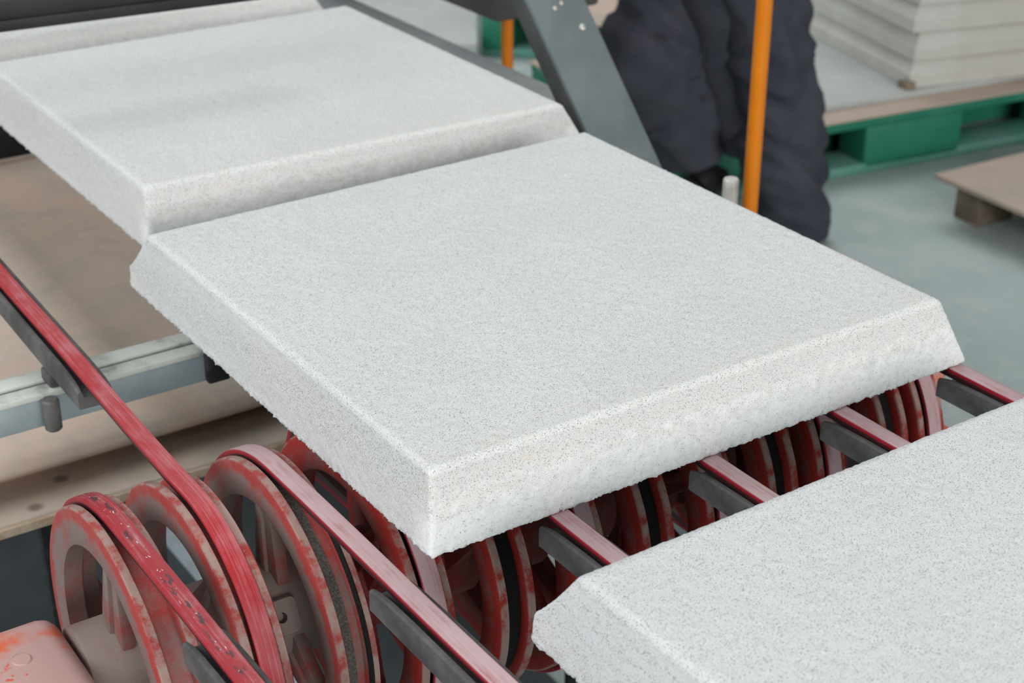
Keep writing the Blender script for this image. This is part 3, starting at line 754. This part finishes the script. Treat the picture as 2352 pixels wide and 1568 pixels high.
# ------------------------------------------------------------------ the walking person
def loft(path, radii, segs=36, sub=14, wr=0.008, seed=0, fx=1.0, cap=True):
    """tube through points with elliptical radii and cloth folds"""
    b = bmesh.new(); rings = []
    pts = [Vector(p) for p in path]
    def cr(i, u, arr):
        g = lambda k: arr[max(0, min(len(arr) - 1, k))]
        p0, p1, p2, p3 = g(i - 1), g(i), g(i + 1), g(i + 2)
        return 0.5 * ((2 * p1) + (p2 - p0) * u + (2 * p0 - 5 * p1 + 4 * p2 - p3) * u * u + (3 * p1 - p0 - 3 * p2 + p3) * u ** 3)
    rad = [Vector((r[0], r[1], 0)) for r in radii]; wrl = [Vector((r[2] if len(r) > 2 else 1.0, 0, 0)) for r in radii]
    samples = [(i, k / sub) for i in range(len(pts) - 1) for k in range(sub)] + [(len(pts) - 2, 1.0)]
    for i, u in samples:
        c = cr(i, u, pts); r = cr(i, u, rad); w = cr(i, u, wrl).x
        d = (cr(i, min(u + 0.05, 1.0), pts) - cr(i, max(u - 0.05, 0.0), pts)).normalized()
        a = Vector((1, 0, 0)); a = (a - a.dot(d) * d).normalized(); bb = d.cross(a)
        ring = []
        for k in range(segs):
            th = 2 * PI * k / segs; n_ = a * math.cos(th) + bb * math.sin(th)
            p = c + a * math.cos(th) * r.x + bb * math.sin(th) * r.y
            q = Vector(((p.x + p.z) * 15 + seed * 9, (p.x - p.z) * 3.6, p.y * 6))
            f = 0.9 - abs(noise.noise(q)) * 3.2 + 0.6 * noise.noise(q * 0.6)
            ring.append(b.verts.new(p + n_ * f * wr * w))
        rings.append(ring)
    for A, B in zip(rings[:-1], rings[1:]):
        for k in range(segs): b.faces.new((A[k], A[(k + 1) % segs], B[(k + 1) % segs], B[k]))
    if cap: b.faces.new(rings[0]); b.faces.new(rings[-1])
    bmesh.ops.recalc_face_normals(b, faces=b.faces[:]); return b

def skin_body(name, joints, edges, mat, parent, sub=2):
    me = bpy.data.meshes.new(name); me.from_pydata([j[:3] for j in joints], edges, [])
    o = link(name, me, mat, parent)
    o.modifiers.new('Skin', 'SKIN'); s = o.modifiers.new('Sub', 'SUBSURF'); s.levels = sub; s.render_levels = sub
    if not me.skin_vertices: 
        bm = bmesh.new(); bm.from_mesh(me); bm.verts.layers.skin.verify(); bm.to_mesh(me); bm.free()
    for v, j in zip(me.skin_vertices[0].data, joints):
        v.radius = j[3] if isinstance(j[3], tuple) else (j[3], j[3])
    me.skin_vertices[0].data[0].use_root = True
    return o

PX, PYY = 1.85, 1.865
per = empty('person', (PX, PYY, FZ), 'person in dark navy work trousers walking behind the orange post', 'person')
L2W = lambda p: (p[0] - PX, p[1] - PYY, p[2] - FZ)
hipN, hipF = (1.875, 1.795, 0.06), (1.845, 1.925, 0.06)
kneeN, kneeF = (2.010, 1.770, -0.36), (1.775, 1.940, -0.345)
ankN, ankF = (2.085, 1.752, -0.770), (1.965, 1.950, -0.665)
J = [L2W(p) for p in (hipN, kneeN, ankN, hipF, kneeF, ankF)]
mid = L2W((1.86, 1.86, 0.10))
# body: one continuous figure (pelvis root, legs, spine, arms, neck, head)
jt = [(*mid, (0.11, 0.13)), (*J[0], 0.085), (*J[1], 0.058), (*J[2], 0.042), (*J[3], 0.085), (*J[4], 0.045), (*J[5], 0.042),
      (mid[0] + 0.0, mid[1], mid[2] + 0.20, (0.10, 0.13)), (mid[0] - 0.02, mid[1], mid[2] + 0.40, (0.11, 0.15)), (mid[0] - 0.02, mid[1], mid[2] + 0.52, (0.055, 0.06)),
      (mid[0] - 0.05, mid[1], mid[2] + 0.60, (0.075, 0.07)), (mid[0] - 0.06, mid[1], mid[2] + 0.70, (0.095, 0.075)), (mid[0] - 0.05, mid[1], mid[2] + 0.76, (0.07, 0.06)),
      (mid[0], mid[1] - 0.19, mid[2] + 0.43, 0.055), (mid[0] - 0.04, mid[1] - 0.24, mid[2] + 0.15, 0.042), (mid[0] - 0.20, mid[1] - 0.22, mid[2] + 0.0, 0.030),
      (mid[0], mid[1] + 0.19, mid[2] + 0.43, 0.055), (mid[0] + 0.06, mid[1] + 0.24, mid[2] + 0.15, 0.042), (mid[0] - 0.04, mid[1] + 0.24, mid[2] - 0.08, 0.030),
      (mid[0] - 0.125, mid[1], mid[2] + 0.655, 0.020)]
ed = [(0, 1), (1, 2), (2, 3), (0, 4), (4, 5), (5, 6), (0, 7), (7, 8), (8, 9), (9, 10), (10, 11), (11, 12), (8, 13), (13, 14), (14, 15), (8, 16), (16, 17), (17, 18), (10, 19)]
skin_body('body', jt, ed, M['skin'], per)
for sgn, wi, ai in ((-1, 15, 14), (1, 18, 17)):
    w = Vector(jt[wi][:3]); d = (w - Vector(jt[ai][:3])).normalized(); side = Vector((0, 1, 0)); side = (side - side.dot(d) * d).normalized(); curl = d.cross(side) * sgn
    hj = [(*w, 0.026), (*(w + d * 0.075), (0.016, 0.034))]; he = [(0, 1)]
    for f, (off, ln) in enumerate(((-0.030, 0.072), (-0.010, 0.082), (0.010, 0.077), (0.029, 0.060))):
        a = w + d * 0.080 + side * off; b_ = a + d * ln * 0.5; c_ = b_ + (d * 0.75 - curl * 0.6).normalized() * ln * 0.5
        i0 = len(hj); hj += [(*a, 0.0095), (*b_, 0.0088), (*c_, 0.0075)]; he += [(1, i0), (i0, i0 + 1), (i0 + 1, i0 + 2)]
    a = w + d * 0.03 - side * 0.036; b_ = a + (d * 0.7 - side * 0.7).normalized() * 0.035; c_ = b_ + d * 0.03
    i0 = len(hj); hj += [(*a, 0.012), (*b_, 0.0105), (*c_, 0.009)]; he += [(0, i0), (i0, i0 + 1), (i0 + 1, i0 + 2)]
    skin_body('hand', hj, he, M['skin'], per, 1)
# trousers: seat and two legs in one garment
mb = MB()
mb.merge(loft([L2W(p) for p in (hipN, (1.935, 1.785, -0.16), (1.978, 1.772, -0.31), (1.980, 1.768, -0.392), (2.012, 1.765, -0.46), (2.036, 1.758, -0.60), (2.064, 1.752, -0.73), (2.088, 1.752, -0.818))],
    [(0.125, 0.105, .4), (0.116, 0.105, .7), (0.098, 0.10, 1.0), (0.088, 0.10, 1.3), (0.090, 0.105, 1.4), (0.094, 0.10, 1.4), (0.088, 0.09, 1.1), (0.082, 0.085, 0.9)], 44, 14, 0.013, 1))
mb.merge(loft([L2W(p) for p in (hipF, (1.855, 1.925, -0.14), (1.835, 1.935, -0.25), (1.760, 1.94, -0.35), (1.87, 1.945, -0.445), (1.922, 1.95, -0.54), (1.960, 1.95, -0.618))],
    [(0.135, 0.105, .4), (0.135, 0.105, .8), (0.130, 0.105, .9), (0.112, 0.10, 1.2), (0.150, 0.10, 1.4), (0.146, 0.095, 1.2), (0.118, 0.085, 1.0)], 44, 16, 0.012, 5))
mb.merge(loft([L2W(p) for p in ((2.00, 1.86, -0.62), (1.955, 1.87, -0.34), (1.86, 1.86, -0.02), (1.86, 1.86, 0.10), (1.86, 1.86, 0.24))],
    [(0.045, 0.05, .6), (0.120, 0.10, .6), (0.142, 0.165, .5), (0.145, 0.175, .4), (0.125, 0.160, .3)], 44, 10, 0.009, 3))
mb.build('trousers', M['cloth'], per, smooth=60)
mb = MB()
mb.merge(loft([(mid[0], mid[1], mid[2] + 0.06), (mid[0], mid[1], mid[2] + 0.25), (mid[0] - .02, mid[1], mid[2] + 0.42), (mid[0] - .02, mid[1], mid[2] + 0.51)],
    [(0.145, 0.175, .8), (0.135, 0.17, 1), (0.135, 0.20, .8), (0.075, 0.085, .3)], 40, 12, 0.012, 8))
for i0, i1, i2 in ((13, 14, 15), (16, 17, 18)):
    mb.merge(loft([jt[i0][:3], jt[i1][:3], jt[i2][:3]], [(0.075, 0.075), (0.06, 0.06), (0.045, 0.045)], 24, 12, 0.008, i0))
mb.build('jacket', M['jacket'], per, smooth=60)
b = bmesh.new(); bmesh.ops.create_uvsphere(b, u_segments=24, v_segments=14, radius=1.0)
bmesh.ops.delete(b, geom=[v for v in b.verts if v.co.z < -0.25 or (v.co.x < -0.45 and v.co.z < 0.35)], context='VERTS')
bmesh.ops.transform(b, matrix=Matrix.Translation((mid[0] - 0.045, mid[1], mid[2] + 0.70)) @ Matrix.Diagonal((0.112, 0.09, 0.11, 1)), verts=b.verts[:])
mb = MB(); mb.merge(b); mb.build('hair', M['hair'], per)
for yy in (-0.03, 0.03):
    b = bmesh.new(); bmesh.ops.create_uvsphere(b, u_segments=12, v_segments=8, radius=0.010)
    bmesh.ops.translate(b, verts=b.verts[:], vec=(mid[0] - 0.128, mid[1] + yy, mid[2] + 0.69)); mb = MB(); mb.merge(b); mb.build('eye', M['zinc'], per)
def shoe(ank, ang):
    b = loft([(0.085, 0, 0.055), (0.06, 0, 0.045), (0.0, 0, 0.050), (-0.08, 0, 0.038), (-0.15, 0, 0.028), (-0.185, 0, 0.024)],
             [(0.02, 0.03), (0.047, 0.038), (0.050, 0.040), (0.036, 0.046), (0.026, 0.044), (0.008, 0.02)], 24, 8, 0.0, 0)
    for v in b.verts: v.co.z = max(v.co.z, 0.004)
    bmesh.ops.transform(b, matrix=Matrix.Translation(ank) @ Matrix.Rotation(ang, 4, 'Y') @ Matrix.Translation((0.0, 0, 0)), verts=b.verts[:])
    mb = MB(); mb.merge(b)
    return mb.build('shoe', M['shoe'], per)
shoe((2.100 - PX, J[2][1], 0.0), 0.0)
shoe((J[5][0] + 0.0, J[5][1], J[5][2] - 0.115), math.radians(-32))
